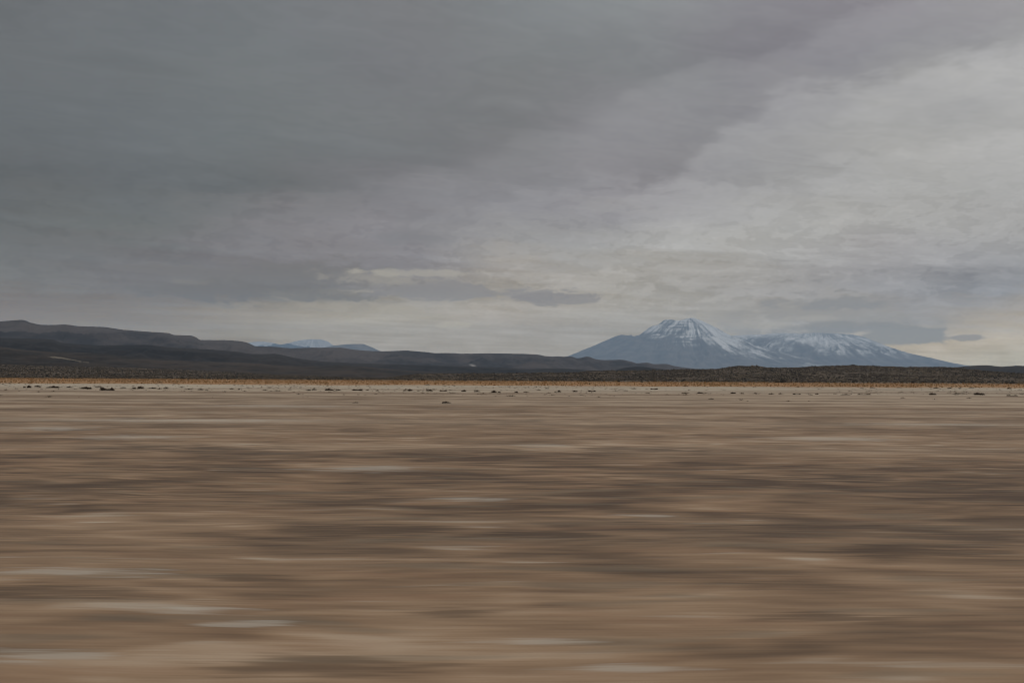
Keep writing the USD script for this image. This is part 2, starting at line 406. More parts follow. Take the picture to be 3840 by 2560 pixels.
M_far = hill_material('far_hill_material', (0.019, 0.018, 0.020), (0.056, 0.047, 0.045), 1400.0, (0.20, 0.19, 0.18), 0.71)
M_mid = hill_material('dark_slope_material', (0.005, 0.004, 0.004), (0.017, 0.013, 0.011), 900.0, (0.12, 0.105, 0.09), 0.745)
M_near = hill_material('scrub_slope_material', (0.010, 0.0075, 0.0055), (0.034, 0.024, 0.017), 500.0, (0.15, 0.13, 0.105), 0.74)
M_scrub = hill_material('scrub_ground_material', (0.032, 0.023, 0.016), (0.078, 0.058, 0.039), 60.0)

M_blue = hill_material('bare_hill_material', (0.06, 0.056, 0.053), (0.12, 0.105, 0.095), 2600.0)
A_pts = [(-900, 1190), (-400, 1215)] + z2s(0, [(0,133),(100,127),(190,120),(240,130),(280,145),(400,165),(500,166),(600,162),(720,178),(940,185),(1130,210),(1340,228),(1550,242),(1600,258),(1750,265),(1790,275),(1850,305),(2030,306),(2200,315),(2280,333)]) \
    + z2s(960, [(0,362),(160,367),(330,380),(500,375),(780,375),(860,388),(1000,402),(1150,408),(1250,406),(1380,402),(1500,410),(1560,415),(1650,425),(1750,424),(1900,430),(2100,428)]) \
    + z2s(1920, [(0,430),(220,438),(360,457),(540,457),(605,472),(690,457),(780,483),(860,490),(1000,486),(1100,505),(1150,518),(1240,512),(1310,527),(1400,524),(1500,545),(1700,570),(1850,580),(2100,600)])
ridge('far_hills', A_pts, lambda X: np.interp(X, [-900, 800, 2800], [6500, 7200, 8200]), 2300, 2500, M_far,
      'long blue-grey ridge sinking from the left edge towards the snowy volcano', amp=0.42, wav=1.0, cols=900, power=1.2, seed=11, jag=1.5)
B_pts = [(-900, 1250), (-400, 1262)] + z2s(0, [(0,286),(250,292),(480,300),(560,328),(1000,354),(1330,350),(1600,376),(1800,385),(2150,410),(2352,435)]) \
    + z2s(960, [(160,432),(330,462),(500,490),(800,513),(1000,520),(1700,541),(2352,562)]) + z2s(1920, [(150,572),(350,565),(620,575),(830,594),(1000,612)])
ridge('dark_hills', B_pts, lambda X: np.interp(X, [-900, 600, 2300], [4300, 4600, 5000]), 1500, 1200, M_mid,
      'dark lower slopes in front of the blue-grey ridge on the left', amp=0.34, wav=0.9, cols=800, power=1.1, seed=23, jag=1.5)
C_pts = [(-900, 1290), (-400, 1296)] + z2s(0, [(0,368),(180,392),(500,412),(900,426),(1180,456),(1500,478),(1800,500),(2352,520)]) + z2s(960, [(250,540),(600,545),(760,535),(950,548),(1300,580),(1700,605),(2100,640)])
RC0 = ridge('brown_slope', C_pts, lambda X: np.interp(X, [-900, 600, 1900], [3000, 3150, 3300]), 1000, 600, M_near,
      'near dark brown slope at the left foot of the hills', amp=0.30, wav=1.0, cols=700, power=1.05, seed=37, jag=2.0)
E_pts = z2s(2880, [(1500,600),(1650,566),(1750,553),(1860,542),(2000,537),(2150,549),(2300,540),(2352,542)]) + [(4100, 1368), (4500, 1385), (4800, 1400)]
ridge('right_hill', E_pts, 4600, 1500, 900, M_mid, 'low dark smooth hill at the right edge behind the scrub ridge', amp=0.12, cols=300, seed=41)
F_pts = z2s(1920, [(850,610),(920,590),(1000,568),(1080,555),(1150,550),(1230,555),(1320,566),(1450,580),(1550,600)])
ridge('small_hill', F_pts, 4500, 800, 500, M_mid, 'small dark hill below the left foot of the snowy volcano', amp=0.10, cols=200, seed=43)
G_pts = z2s(1920, [(-60,585),(20,556),(100,522),(190,508),(290,520),(360,545),(470,562),(560,585)])
ridge('grey_knoll', G_pts, 5900, 800, 600, M_far, 'rounded grey knoll in front of the blue-grey ridge at the picture middle', amp=0.12, cols=200, seed=47)
plain_scrub = [(-900, 1372), (-400, 1374)] + z2s(0, [(0,528),(300,540),(900,552),(1400,565),(1900,590),(2352,612)]) + z2s(960, [(400,632),(900,648),(1400,662)])
RC = ridge('scrub_slope', plain_scrub, 2300, 1350, 600, M_scrub, 'gently rising scrub-dotted ground below the dark hills on the left', amp=0.10, cols=500, power=1.0, seed=53, zbase=-1.0)
D_pts = z2s(960, [(1000,676),(1150,660),(1300,642),(1450,622),(1700,615),(2352,611)]) + z2s(1920, [(150,610),(560,604),(700,592),(1200,585),(1600,576),(1850,574),(1940,562),(2020,552),(2100,546),(2250,546)]) \
    + z2s(2880, [(0,559),(300,556),(400,548),(600,542),(850,540),(1000,548),(1150,553),(1500,556),(1700,557),(1850,574),(2000,590),(2200,603),(2352,612)]) + [(4100, 1405), (4500, 1412)]
RD = ridge('scrub_ridge', D_pts, 1620, 400, 300, M_scrub, 'low brown ridge covered in scrub in front of the snowy volcano', amp=0.16, cols=900, power=0.9, seed=59, zbase=-1.0, jag=2.5)


def surface_at(rd, px, py):
    """Point of a ridge's front where the sight line of a photograph pixel meets it."""
    k = int(np.argmin(np.abs(rd['X'] - px)))
    f = rd['t'] <= 0
    x, y, z = rd['x'][f, k], rd['y'][f, k], rd['z'][f, k]
    e = np.arctan2(z - EYE, np.hypot(x, y))
    el = float(ray(float(px), float(py))[1])
    n = int(np.argmin(np.abs(e - el)))
    n0, n1 = max(n - 1, 0), min(n + 1, len(x) - 1)
    es = np.maximum.accumulate(e[n0:n1 + 1]) + np.arange(n1 - n0 + 1) * 1e-9
    return np.array([np.interp(el, es, q[n0:n1 + 1]) for q in (x, y, z)])


def track(name, rd, pts, half, mat, label):
    """A pale strip draped on the slope: rows of cross sections along the line, each lying on the ground surface."""
    from scipy.interpolate import LinearNDInterpolator
    pts = np.array(pts)
    n = 60
    px = np.interp(np.linspace(0, 1, n), np.linspace(0, 1, len(pts)), pts[:, 0])
    py = np.interp(np.linspace(0, 1, n), np.linspace(0, 1, len(pts)), pts[:, 1])
    c = np.array([surface_at(rd, a, b) for a, b in zip(px, py)])
    c[:, :2] = np.stack([np.convolve(np.pad(c[:, q], 3, 'edge'), np.ones(7) / 7, 'valid') for q in (0, 1)], 1)
    sel = (rd['x'] > c[:, 0].min() - 400) & (rd['x'] < c[:, 0].max() + 400)
    surf = LinearNDInterpolator(np.stack([rd['x'][sel], rd['y'][sel]], -1), rd['z'][sel])
    tan = np.gradient(c[:, :2], axis=0); tan /= np.linalg.norm(tan, axis=1, keepdims=True)
    nor = np.stack([-tan[:, 1], tan[:, 0]], 1)
    w = half * (0.55 + 0.9 * rng.random(n))
    offs = np.linspace(-1, 1, 7)
    V = np.empty((n, 7, 3))
    V[..., :2] = c[:, None, :2] + nor[:, None, :] * (offs[None, :, None] * w[:, None, None])
    zz = surf(V[..., 0], V[..., 1])
    V[..., 2] = np.where(np.isnan(zz), c[:, None, 2], zz) + 0.9
    grid_mesh(name, V[..., 0], V[..., 1], V[..., 2], mat, label)


g = Graph()
x, y, z = g.xyz(g.add('geometry', 'position'))
tc = g.mix(g.noise(g.vec(g.mul(x, 1 / 25), g.mul(y, 1 / 25), 0.0), 1.0, 3.0), (0.07, 0.06, 0.046), (0.14, 0.12, 0.095))
M_track = g.make('track_material', surface=g.add('principled_bsdf', 'BSDF', base_color=tc, roughness=0.95, specular_ior_level=0.1))
track('dirt_track', RC0, z2s(0, [(450,465),(540,470),(640,486),(720,500),(800,517),(870,533),(930,544)]), 6.0, M_track, 'pale dirt track slanting down the near brown slope')

# ------------------------------------------------------------------ vegetation
def leaf_material(name, a, b):
    g = Graph()
    r = g.add('geometry', 'random_per_island')
    c = g.mix(r, a, b)
    d = g.add('principled_bsdf', 'BSDF', base_color=c, roughness=0.9, specular_ior_level=0.1)
    t = g.add('translucent_bsdf', 'BSDF', color=c)
    return g.make(name, surface=g.add('mix_closure', 'closure', fac=0.15, closure1=d, closure2=t))


M_leaf = [leaf_material('shrub_dark_material', (0.060, 0.043, 0.029), (0.12, 0.088, 0.058)),
          leaf_material('shrub_brown_material', (0.08, 0.058, 0.038), (0.15, 0.11, 0.074)),
          leaf_material('shrub_grey_material', (0.08, 0.064, 0.048), (0.16, 0.13, 0.098))]
M_wood = usdkit.material(stage, '/World/Looks/shrub_wood_material', {'n': ('noise_texture', {'scale': 9.0, 'detail': 3.0}), 'r': ('rgb_ramp', {'ramp': [(0.3, (0.03, 0.022, 0.016)), (0.7, (0.075, 0.055, 0.04))]}), 'p': ('principled_bsdf', {'roughness': 0.9})}, [('n.fac', 'r.fac'), ('r.color', 'p.base_color')], surface='p.BSDF')
M_sand = usdkit.material(stage, '/World/Looks/shrub_mound_material', {'n': ('noise_texture', {'scale': 6.0, 'detail': 4.0}), 'r': ('rgb_ramp', {'ramp': [(0.3, (0.12, 0.088, 0.062)), (0.7, (0.22, 0.175, 0.13))]}), 'p': ('principled_bsdf', {'roughness': 0.95})}, [('n.fac', 'r.fac'), ('r.color', 'p.base_color')], surface='p.BSDF')


def shrub_meshes(seed, lobes):
    """Unit shrub, about 1 wide (x), 0.8 deep and 1 high before scaling: blades fanning from several root crowns, bare stems, a sand mound."""
    r = np.random.default_rng(seed)
    V, Fc, k = [], [], 0
    for lx, ly, lw, lh in lobes:
        for _ in range(int(420 * lw)):
            a, b = r.uniform(0, 2 * math.pi), r.beta(1.3, 1.2) * 1.45
            dirn = np.array([math.sin(b) * math.cos(a), math.sin(b) * math.sin(a), math.cos(b)])
            rad = np.array([lw * 0.62, lw * 0.45, lh])
            tip = np.array([lx, ly, 0.05]) + dirn * rad * r.uniform(0.65, 1.08) * (1 + 0.25 * math.sin(3 * a + seed))
            root = np.array([lx, ly, 0.02]) + dirn * rad * r.uniform(0.2, 0.55)
            tip[2] = max(tip[2], 0.02); root[2] = max(root[2], 0.0)
            side = np.cross(dirn, r.normal(size=3)); side *= r.uniform(0.012, 0.030) / (np.linalg.norm(side) + 1e-9)
            mid = (root + tip) / 2 + r.normal(size=3) * 0.015
            V += [root, mid + side, tip, mid - side]; Fc += [[k, k + 1, k + 2], [k, k + 2, k + 3]]; k += 4
    leaf = trimesh.Trimesh(np.array(V), np.array(Fc), process=False)
    wood = []
    for lx, ly, lw, lh in lobes:
        stems = []
        for _ in range(5):
            a = r.uniform(0, 2 * math.pi)
            e = np.array([lx + math.cos(a) * lw * 0.33, ly + math.sin(a) * lw * 0.27, lh * r.uniform(0.35, 0.8)])
            stems.append(trimesh.creation.cylinder(0.011, segment=[[lx, ly, -0.03], e], sections=5))
        wood.append(trimesh.util.concatenate(stems))
    th = np.linspace(0, 2 * math.pi, 21)[:-1]
    rings = []
    for q, hh in ((1.0, -0.06), (0.8, 0.05), (0.5, 0.12), (0.2, 0.15)):
        w = 0.60 * q * (1 + 0.15 * np.sin(2 * th + seed) + 0.1 * np.sin(5 * th + 2 * seed))
        rings.append(np.stack([w * np.cos(th), 0.75 * w * np.sin(th), 0 * th + hh], 1))
    mv = np.vstack(rings + [[[0, 0, 0.155]]])
    mf = []
    for q in range(3):
        for i in range(20):
            a, b = q * 20 + i, q * 20 + (i + 1) % 20
            mf += [[a, b, b + 20], [a, b + 20, a + 20]]
    for i in range(20): mf.append([60 + i, 60 + (i + 1) % 20, 80])
    return leaf, wood, trimesh.Trimesh(mv, np.array(mf), process=False)


SHAPES = [shrub_meshes(3, [(-0.05, 0, 0.85, 0.95), (0.30, 0.05, 0.5, 0.7)]),
          shrub_meshes(8, [(-0.28, 0.02, 0.5, 0.75), (0.02, -0.04, 0.5, 1.0), (0.30, 0.05, 0.45, 0.55)]),
          shrub_meshes(13, [(-0.33, 0, 0.4, 0.6), (0.20, 0, 0.65, 1.0)]),
          shrub_meshes(21, [(-0.30, 0, 0.42, 0.8), (-0.05, 0.03, 0.45, 0.5), (0.14, -0.03, 0.42, 0.6), (0.30, 0.02, 0.42, 1.0)])]
first = {}
count = [0]


def shrub(px, py, w, h, shape, tone, label, x0, group='dark shrubs strung along the pale salt flat'):
    X, Yb = x0 + px * 0.40816, 1150 + (py + h * 0.5) * 0.40816
    gx, gy, r = on_ground(X, Yb)
    wm, hm = max(w * 0.40816 / FPX * r * 0.92, 0.5), h * 0.40816 / FPX * r * 0.95
    count[0] += 1
    path = '/World/shrub' if count[0] == 1 else f'/World/shrub_{count[0] - 1:03d}'
    xf = UsdGeom.Xform.Define(stage, path)
    key = (shape, tone)
    if key in first:
        xf.GetPrim().GetReferences().AddInternalReference(first[key])
        xf.GetPrim().SetInstanceable(True)
    xf.ClearXformOpOrder()
    xf.AddTranslateOp().Set(Gf.Vec3d(float(gx), float(gy), 0.0))
    xf.AddRotateZOp().Set(float(rng.choice([0.0, 180.0]) + rng.uniform(-18, 18)))
    xf.AddScaleOp().Set(Gf.Vec3f(float(wm), float(wm), float(hm)))
    if key not in first:
        first[key] = xf.GetPath()
        leaf, wood, mound = SHAPES[shape]
        usdkit.mesh(stage, path + '/foliage', leaf, M_leaf[tone])
        for q, wd in enumerate(wood): usdkit.mesh(stage, path + '/stem' + (f'_{q:03d}' if q else ''), wd, M_wood)
        usdkit.mesh(stage, path + '/sand_mound', mound, M_sand, smooth=True)
    tag(xf, label, 'shrub', group)


SHRUBS = {
 0: [
  (250,735,75,22,2,0,'wide dark shrub, first of the row from the left edge of the salt flat'),
  (345,729,55,15,0,0,'compact dark shrub close to the right of the leftmost wide shrub'),
  (490,737,120,20,1,0,'very wide flat dark shrub, third dark one from the left edge'),
  (640,738,70,12,1,2,'faint greyish shrub between the very wide flat shrub and the high-tipped one'),
  (790,745,112,22,0,1,'broad brown shrub just left of the V-shaped shrub on the salt flat'),
  (905,733,70,11,1,1,'thin flat shrub set behind and above the V-shaped shrub'),
  (985,755,138,32,3,0,'largest V-shaped dark shrub with two raised ends on the salt flat'),
  (1130,743,55,12,0,1,'small flat shrub alone to the right of the V-shaped shrub'),
  (1268,743,110,24,2,1,'tall broad brown shrub with a peaked crown right of the V-shaped shrub'),
  (1400,747,90,13,1,2,'faint stretched shrub right beside the tall peaked brown shrub'),
  (1525,748,52,13,0,0,'neat small dark shrub ending the dense left group of shrubs'),
  (1465,694,60,8,1,0,'dark low shrub in the ochre grass above the end of the left group'),
  (1735,757,90,10,1,2,'thin pale brown shrub first of the faint pair beyond the left group'),
  (1865,760,112,13,2,2,'longer pale brown shrub second of the faint pair beyond the left group'),
  (2130,752,42,12,0,0,'small dark shrub, left one of a close pair below the dip in the hills'),
  (2205,758,46,12,2,0,'small dark shrub, right one of a close pair below the dip in the hills')],
 960: [
  (85,766,55,9,1,1,'thin low shrub under the pale far mountain left end'),
  (310,760,40,9,0,0,'tiny dark shrub alone under the middle of the pale far mountain'),
  (515,760,95,14,2,0,'long dark shrub to the left of the big lumpy shrub under the blue hill'),
  (670,759,88,23,1,0,'big lumpy dark shrub under the left foot of the blue hill'),
  (757,763,50,12,0,0,'short shrub touching the right side of the big lumpy shrub'),
  (930,762,112,17,3,0,'long wavy dark shrub below the top of the blue hill'),
  (1023,766,36,9,0,1,'tiny shrub just right of the long wavy one below the blue hill'),
  (1115,769,36,11,0,0,'small round shrub below the right foot of the blue hill'),
  (1395,765,95,19,2,0,'broad dark shrub with a long left tail near the picture middle'),
  (1490,770,32,9,0,1,'tiny shrub between the long-tailed shrub and the dark plump one'),
  (1595,766,72,19,0,0,'dark plump shrub just left of the picture centre line'),
  (1720,770,80,15,3,1,'sloping two-humped shrub right of the dark plump shrub'),
  (1910,773,56,15,0,0,'humped dark shrub, left one of two evenly spaced alike'),
  (2030,775,66,15,1,0,'flat dark shrub, right one of two evenly spaced alike'),
  (2205,780,102,25,2,0,'largest shrub at the picture centre, low left and high right'),
  (1745,876,88,18,1,2,'lone faint shrub nearer than the row, below the plump dark shrub'),
  (915,878,50,8,1,1,'lone thin shrub nearer than the row, below the long wavy shrub'),
  (1575,715,50,8,0,1,'low shrub at the near edge of the ochre grass above the plump shrub'),
  (1180,712,42,8,0,1,'tiny shrub at the near edge of the ochre grass right of the blue hill')],
 1920: [
  (40,783,42,15,0,0,'small dark round shrub right after the largest centre shrub'),
  (130,784,62,10,1,1,'thin flat shrub second after the largest centre shrub'),
  (320,749,50,9,0,0,'small dark shrub standing higher on the flat near the grass edge'),
  (245,761,42,8,1,2,'faint small shrub left of and below the higher standing shrub'),
  (420,777,72,18,2,0,'dark shrub with a pointed left end below the grey knoll'),
  (338,790,42,8,1,1,'thin shrub at the left foot of the pointed dark shrub'),
  (578,775,56,15,0,0,'small domed dark shrub below the left edge of the volcano'),
  (735,773,86,15,3,0,'long dark shrub below the lower left slope of the volcano'),
  (1045,769,46,8,1,1,'thin lone shrub below the bare left shoulder of the volcano'),
  (1305,754,82,13,3,1,'two-humped shrub standing near the grass edge below the volcano'),
  (1250,792,42,8,1,1,'tiny low shrub in front of the two-humped shrub'),
  (1590,792,82,10,1,1,'long flat shrub directly below the volcano summit'),
  (1725,790,62,15,0,0,'peaked shrub at the right end of the long flat one below the summit'),
  (1830,844,52,11,1,2,'faint shrub nearer than the row, right below the volcano summit'),
  (2030,791,62,15,0,0,'dark domed shrub below the right flank of the volcano'),
  (2115,795,42,11,0,1,'small shrub beside the dome below the right flank of the volcano')],
 2880: [
  (30,800,60,11,1,0,'flat dark shrub under the saddle between volcano and snow mountain'),
  (112,797,36,12,0,0,'small dark shrub under the left end of the snow mountain'),
  (265,802,92,12,3,2,'long faint shrub under the brightest snow of the second mountain'),
  (390,808,50,9,1,2,'small faint shrub left of the small dark domed one'),
  (450,800,42,11,0,1,'small dark domed shrub below the snow mountain'),
  (715,806,102,12,1,1,'long thin shrub, left one of a stretched pair on the right'),
  (880,804,132,12,3,1,'longest thin shrub, right one of a stretched pair on the right'),
  (1240,836,52,10,1,2,'faint lone shrub nearer than the row on the right'),
  (1510,802,82,17,0,0,'dark domed shrub with a white salt line at its foot on the right'),
  (1730,797,62,13,1,0,'flat dark shrub left of the biggest shrub on the far right'),
  (1850,838,62,10,1,2,'faint shrub in front of the biggest shrub on the far right'),
  (1935,800,112,21,0,0,'biggest dark shrub on the far right of the salt flat'),
  (2240,815,122,13,3,2,'last long faint shrub at the right edge of the picture'),
  (960,742,50,8,1,0,'dark low shrub on the grass edge, left one of the far right grass row'),
  (860,743,36,6,0,1,'tiny shrub on the grass edge below the cloud over the snow mountain'),
  (1205,741,46,7,1,0,'low shrub on the grass edge under the lens cloud'),
  (1545,745,56,8,1,0,'wide low shrub on the grass edge above the domed shrub at right'),
  (1670,746,42,8,0,0,'small shrub on the grass edge just left of the humped one'),
  (1765,743,32,8,0,0,'tiny humped shrub on the grass edge at the right'),
  (1870,742,52,9,1,2,'pale arched shrub on the grass edge above the biggest shrub'),
  (2215,748,46,11,0,1,'last shrub on the grass edge near the right picture side')],
}
for X0, rows in SHRUBS.items():
    for a in rows: shrub(*a, X0)


def instancer(name, protos, pos, yaw, scale, idx, label):
    pi = UsdGeom.PointInstancer.Define(stage, '/World/' + name)
    targets = []
    for k, (pn, mesh, mat) in enumerate(protos):
        m = usdkit.mesh(stage, f'/World/{name}/{pn}' + (f'_{k:03d}' if k else ''), mesh, mat)
        targets.append(m.GetPath())
    pi.CreatePrototypesRel().SetTargets(targets)
    pi.CreateProtoIndicesAttr(Vt.IntArray.FromNumpy(np.asarray(idx, np.int32)))
    pi.CreatePositionsAttr(Vt.Vec3fArray.FromNumpy(np.asarray(pos, np.float32)))
    pi.CreateScalesAttr(Vt.Vec3fArray.FromNumpy(np.asarray(scale, np.float32)))
    pi.CreateOrientationsAttr(Vt.QuathArray([Gf.Quath(float(math.cos(a / 2)), 0, 0, float(math.sin(a / 2))) for a in yaw]))
    tag(pi, label, None, None, 'stuff')


def tuft(seed, n, width, thin):
    r = np.random.default_rng(seed)
    V, Fc = [], []
    for i in range(n):
        a, b = r.uniform(0, 2 * math.pi), r.uniform(0.05, 1.3)
        tip = np.array([math.sin(b) * math.cos(a) * 0.5 * width, math.sin(b) * math.sin(a) * 0.5 * width, math.cos(b) * r.uniform(0.75, 1.05) + 0.02])
        side = np.array([-math.sin(a), math.cos(a), 0]) * thin
        root = tip * np.array([0.25, 0.25, 0.0])
        V += [root - side, root + side, tip]; Fc.append([3 * i, 3 * i + 1, 3 * i + 2])
    return trimesh.Trimesh(np.array(V), np.array(Fc), process=False)


def bush(seed):
    m = trimesh.creation.icosphere(subdivisions=1, radius=0.5)
    v = m.vertices * np.array([1, 1, 1.0])
    v = v * (0.75 + 0.6 * fbm(m.vertices * 3 + seed, 2, seed))[:, None]
    v[:, 2] = np.maximum(v[:, 2] + 0.3, -0.1)
    return trimesh.Trimesh(v, m.faces, process=False)


M_bush = [hill_material('bush_dark_material', (0.014, 0.011, 0.008), (0.030, 0.024, 0.016), 3.0),
          hill_material('bush_brown_material', (0.034, 0.025, 0.016), (0.06, 0.045, 0.03), 3.0),
          hill_material('bush_tan_material', (0.062, 0.048, 0.033), (0.115, 0.088, 0.060), 3.0)]
M_grass = [leaf_material('ochre_grass_material', (0.22, 0.115, 0.042), (0.33, 0.19, 0.08)), leaf_material('straw_grass_material', (0.22, 0.15, 0.08), (0.32, 0.23, 0.14))]


def on_ridge(rd, n, tmin):
    k = rng.integers(0, len(rd['X']), n * 2)
    tt = np.sqrt(rng.uniform(0, 1, n * 2)) * 0 + rng.uniform(tmin, 0.05, n * 2)
    row = np.interp(tt, rd['t'], np.arange(len(rd['t'])))
    r0 = np.clip(np.floor(row).astype(int), 0, len(rd['t']) - 2); f = row - r0
    k2 = np.clip(k + rng.integers(0, 2, n * 2), 0, len(rd['X']) - 1); gk = rng.random(n * 2)
    P = []
    for q in ('x', 'y', 'z'):
        a = rd[q][r0, k] * (1 - f) + rd[q][r0 + 1, k] * f
        b = rd[q][r0, k2] * (1 - f) + rd[q][r0 + 1, k2] * f
        P.append(a * (1 - gk) + b * gk)
    P = np.stack(P, 1)
    az = np.arctan2(P[:, 0], P[:, 1])
    keep = (np.abs(az) < 0.56) & (P[:, 2] > -0.5)
    return P[keep][:n]


P1 = on_ridge(RD, 34000, -1.0)
P2 = on_ridge(RC, 22000, -1.0)
ny = 9000
yy = np.sqrt(rng.uniform(480.0 ** 2, 1300.0 ** 2, ny)); xx = rng.uniform(-0.60, 0.60, ny) * yy
ok = yy > 700 - 0.35 * xx + rng.normal(0, 60, ny)
P3 = np.stack([xx, yy, 0 * xx], 1)[ok]
P = np.vstack([P1, P2, P3])
P = P[fbm(P / 45.0, 4, 33) + 0.10 * rng.normal(size=len(P)) > 0.40]
n = len(P)
sc = rng.lognormal(0.0, 0.35, n) * 1.15
patch = fbm(P / 70.0, 3, 91)
idx = np.where(rng.random(n) < np.where(P[:, 0] < -0.1 * P[:, 1], 0.4, 1.0) * np.clip((patch - 0.42) * 2.0, 0.05, 0.4), 2, np.where(rng.random(n) < 0.5, 0, 1))
instancer('scrub', [('bush', bush(1), M_bush[0]), ('bush', bush(5), M_bush[1]), ('bush', bush(9), M_bush[2])], P, rng.uniform(0, 6.28, n),
          np.stack([sc, sc, sc * rng.uniform(0.55, 0.95, n)], 1), idx, 'low dark and tan scrub covering the ridge and the slopes at the far edge of the plain')
nt = 5200
yy = rng.uniform(95.0, 285.0, nt); xx = rng.uniform(-0.60, 0.60, nt) * yy
ok = (fbm(np.stack([xx / 22, yy / 9, 0 * xx], 1), 4, 55) > 0.57 - 0.05 * (np.abs(yy - 175) < 25)) & (rng.random(nt) < np.clip((yy - 90) / 60, 0.1, 1))
P = np.stack([xx, yy, 0 * xx - 0.01], 1)[ok]; n = len(P)
sc = rng.lognormal(0, 0.4, n)
instancer('low_tufts', [('tuft', tuft(12, 22, 1.6, 0.05), M_leaf[1]), ('tuft', tuft(16, 22, 1.6, 0.05), M_leaf[2])], P, rng.uniform(0, 6.28, n),
          np.stack([0.55 * sc, 0.45 * sc, 0.10 * sc], 1), (rng.random(n) < 0.6).astype(int), 'sparse low brown tufts scattered over the pale flat around the shrubs')
ng = 26000
yy = np.sqrt(rng.uniform(272.0 ** 2, 900.0 ** 2, ng)); xx = rng.uniform(-0.60, 0.60, ng) * yy
e2 = yy + 0.02 * xx + rng.normal(0, 10, ng)
ok = (e2 > 284) & (yy < 760 - 0.35 * xx + rng.normal(0, 50, ng)) & (fbm(np.stack([xx / 40, yy / 25, 0 * xx], 1), 3, 77) > 0.40)
P = np.stack([xx, yy, 0 * xx - 0.01], 1)[ok]; n = len(P)
sc = rng.lognormal(0, 0.3, n)
instancer('ochre_grass', [('tuft', tuft(2, 26, 1.0, 0.03), M_grass[0]), ('tuft', tuft(6, 26, 1.2, 0.03), M_grass[1])], P, rng.uniform(0, 6.28, n),
          np.stack([0.8 * sc, 0.8 * sc, 0.42 * sc], 1), (rng.random(n) < 0.35).astype(int), 'belt of short ochre grass between the salt flat and the dark scrub')

# ------------------------------------------------------------------ snowy mountains
def snow_material(name, rock_a, rock_b, white=(0.47, 0.47, 0.465)):
    g = Graph()
    p = g.add('geometry', 'position')
    x, y, z = g.xyz(p)
    n = g.noise(g.vec(g.mul(x, 1 / 500), g.mul(y, 1 / 500), g.mul(z, 1 / 200)), 1.0, 6.0, 0.6)
    c = g.mix(g.step(n, 0.35, 0.65), rock_a, rock_b)
    s = g.add('attribute', 'fac', attribute='snow')
    fine = g.noise(g.vec(g.mul(x, 1 / 110), g.mul(y, 1 / 300), g.mul(z, 1 / 80)), 1.0, 4.0, 0.6)
    f = g.step(g.plus(s, g.mul(g.minus(fine, 0.5), 0.8)), 0.22, 0.95)
    c = g.mix(g.mul(f, 0.85), c, white)
    return g.make(name, surface=g.add('principled_bsdf', 'BSDF', base_color=c, roughness=0.85, specular_ior_level=0.2))


M_snow = snow_material('volcano_material', (0.050, 0.049, 0.049), (0.090, 0.081, 0.076))
M_faint = snow_material('far_mountain_material', (0.15, 0.145, 0.14), (0.19, 0.18, 0.172), (0.30, 0.30, 0.295))


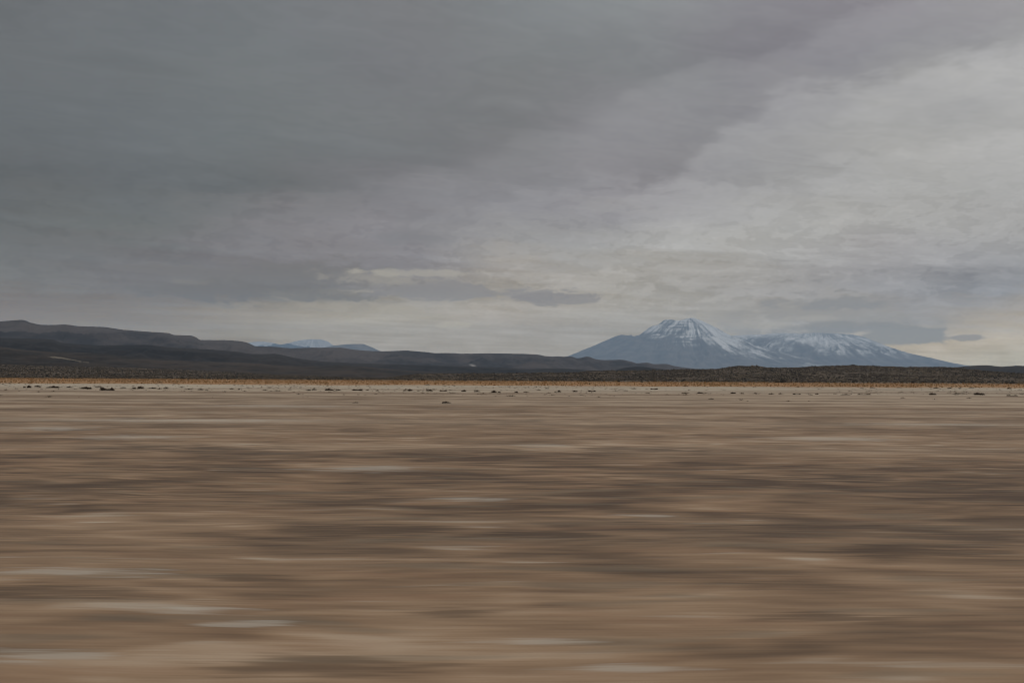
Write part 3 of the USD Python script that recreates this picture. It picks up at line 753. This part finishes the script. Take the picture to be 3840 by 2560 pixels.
def mountain(name, pts, summit, D, half, mat, label, snow_px, seed, cols=620, rows=190, gully=70.0, bands=0.0, width=700.0, thin=None, dust=1.0):
    """A volcano turned about its summit: the left and right outlines are read from its profile, the sectors between blend them."""
    pts = np.array(sorted(pts))
    X = np.linspace(pts[0, 0], pts[-1, 0], cols)
    Y = PchipInterpolator(pts[:, 0], pts[:, 1])(X)
    Y = Y + 2.0 * (fbm(np.stack([X / 9.0, 0 * X + seed, 0 * X], -1), 3, seed) - 0.5)
    az, el = ray(X, Y)
    cx = D * np.tan(az)
    cz = EYE + np.hypot(cx, D) * np.tan(el)
    sx = D * math.tan(float(ray(float(summit), 1300.0)[0]))
    lo, hi = cx[0], cx[-1]
    v = np.concatenate([-np.linspace(1, 0, int(rows * 0.8)) ** 1.2, np.linspace(0, 1, int(rows * 0.2))[1:]]) * half
    gx = np.broadcast_to(cx, (len(v), cols)); gy = np.broadcast_to(v[:, None], gx.shape)
    d = np.hypot(gx - sx, gy)
    th = np.arctan2(gx - sx, np.abs(gy) + 1e-6)
    left, right = np.interp(sx - d, cx, cz), np.interp(sx + d, cx, cz)
    wr = np.clip(0.5 + 0.5 * np.sin(th), 0, 1)
    z = left * (1 - wr) + right * wr
    wd = fbm(np.stack([gx / 1500, gy / 1500, 0 * gx + seed], -1), 4, seed + 5) - 0.5
    ths = np.arctan2(gx - sx, -gy)
    gn = fbm(np.stack([ths * 6.0 + wd * 1.5, d / 3800.0 + wd * 0.6, 0 * d + seed], -1), 5, seed)
    gn2 = fbm(np.stack([ths * 19.0 + wd * 3.0, d / 1700.0 + wd, 0 * d + seed + 3], -1), 5, seed + 9)
    gn3 = fbm(np.stack([ths * 55.0 + wd * 9.0, d / 520.0 + 3 * wd, 0 * d + seed + 8], -1), 4, seed + 14)
    rid = 1 - 2 * np.abs(gn - 0.5) * 2
    env = np.clip(np.abs(gy) / width, 0, 1)
    z = z + env * np.clip(d / 900, 0, 1) * (gully * (rid - 0.6) * 1.8 + gully * 1.6 * (gn2 - 0.5) + gully * 0.7 * (gn3 - 0.5) + 260 * wd)
    at = np.interp(gx / (1 + gy / D), cx, cz)          # no spur rises above the outline
    z = np.minimum(z, at * (1 + gy / D) - 6 * np.clip(np.abs(gy) / width, 0, 1))
    z = np.maximum(z, -60)
    sl = np.array(sorted(snow_px))
    line = EYE + np.hypot(cx, D) * np.tan(ray(X, np.interp(X, sl[:, 0], sl[:, 1]))[1])
    s = 0.5 + (z - line[None, :]) / 1000.0 + 0.55 * (gn2 - 0.5) + 0.5 * (gn - 0.5) + 0.9 * wd + 0.9 * (gn3 - 0.5)
    s = np.minimum(s, 0.86 + 0.7 * (gn3 - 0.5) + 0.4 * (gn2 - 0.5))
    s = s - 0.35 * np.clip((rid - 0.55) * 3, 0, 1)
    if bands:
        bn = fbm(np.stack([gx / 900, gy / 1500, z / 62.0], -1), 4, seed + 21)
        s = s - bands * np.clip((0.54 - bn) * 5, 0, 1) * np.clip((sx + 300 - gx) / 700, 0, 1)
    if thin:
        top = np.interp(X, [t_[0] for t_ in thin], [t_[1] for t_ in thin])[None, :]
        w_ = np.interp(np.broadcast_to(cz, z.shape) - z, [0, 40, 300], [1.0, 1.0, 0.0])
        s = s * (1 - w_) + top / dust * w_
    return grid_mesh(name, gx, D + gy, z, mat, label, [('snow', np.clip(s * dust, 0, 1.2))])


V_pts = [(1500, 1425), (1900, 1388)] + z2s(1920, [(300,540),(510,455),(620,410),(780,345),(880,302),(980,262),(1005,257),(1070,262),(1095,257),(1112,270),(1160,262),(1220,220),(1280,180),(1340,165),(1400,122),(1440,117),(1530,125),(1600,110),(1660,101),(1700,112),(1800,155),(1900,205),(1990,255),(2090,295),(2200,335),(2352,376)]) \
    + z2s(2880, [(150,425),(400,475),(700,530),(1000,590),(1300,640)])
mountain('volcano', V_pts, 2585, 40000, 7500, M_snow, 'broad snow-capped volcano with a rounded summit and bare left shoulder',
         [(1500, 1200), (2300, 1240), (2400, 1262), (2480, 1285), (2600, 1305), (2750, 1332), (2900, 1345), (3100, 1355), (3500, 1355)], 5, bands=0.45)
W_pts = [(2300, 1425), (2500, 1350), (2620, 1290), (2700, 1263), (2780, 1256), (2860, 1253), (2940, 1248), (3000, 1251), (3060, 1247), (3120, 1250), (3190, 1253), (3240, 1264)] + z2s(2880, [(950,305),(1120,370),(1300,425),(1500,470),(1650,505),(1860,546),(2100,590),(2352,640)])
mountain('snow_mountain', W_pts, 3080, 43500, 7500, M_snow, 'snow-streaked mountain right of the volcano with its top in cloud',
         [(2300, 1315), (2900, 1318), (3050, 1340), (3200, 1325), (3330, 1330), (3450, 1335), (3900, 1335)], 17, thin=[(2300, 0.72), (2960, 0.72), (3060, 0.52), (3250, 0.50), (3350, 0.40), (3450, 0.2), (3550, 0.0)], dust=0.88)
G2 = z2s(960, [(480,420),(600,385),(700,358),(820,346),(900,342),(975,342),(1040,362),(1140,405),(1250,440)])
ridge('blue_hill', G2, 32000, 3600, 2500, M_blue, 'bare blue hill far behind the left ridge', amp=0.2, cols=250, seed=61, zbase=-10)
H2 = [(780, 1330), (860, 1300)] + z2s(960, [(-130,345),(-40,325),(60,319),(130,326),(230,346),(290,335),(400,308),(520,298),(590,300),(650,315),(710,352),(800,400),(900,440)])
mountain('far_mountain', H2, 1180, 48000, 3000, M_faint, 'pale far mountain with thin snow behind the left ridge', [(700, 1345), (1400, 1345)], 29, cols=260, rows=90, gully=40, dust=0.70)

# ------------------------------------------------------------------ air
hb = 52000.0
g = Graph()
vol = g.add('principled_volume', 'volume', color=(0.44, 0.62, 0.84), density=1.55e-5, anisotropy=0.0)
box = trimesh.creation.box(bounds=[[-hb, -hb, -75.0], [hb, hb, 2600.0]])
hz = usdkit.mesh(stage, '/World/haze', box, g.make('haze_material', volume=vol))
tag(hz, 'thin blue air over the whole plain', None, None, 'stuff')
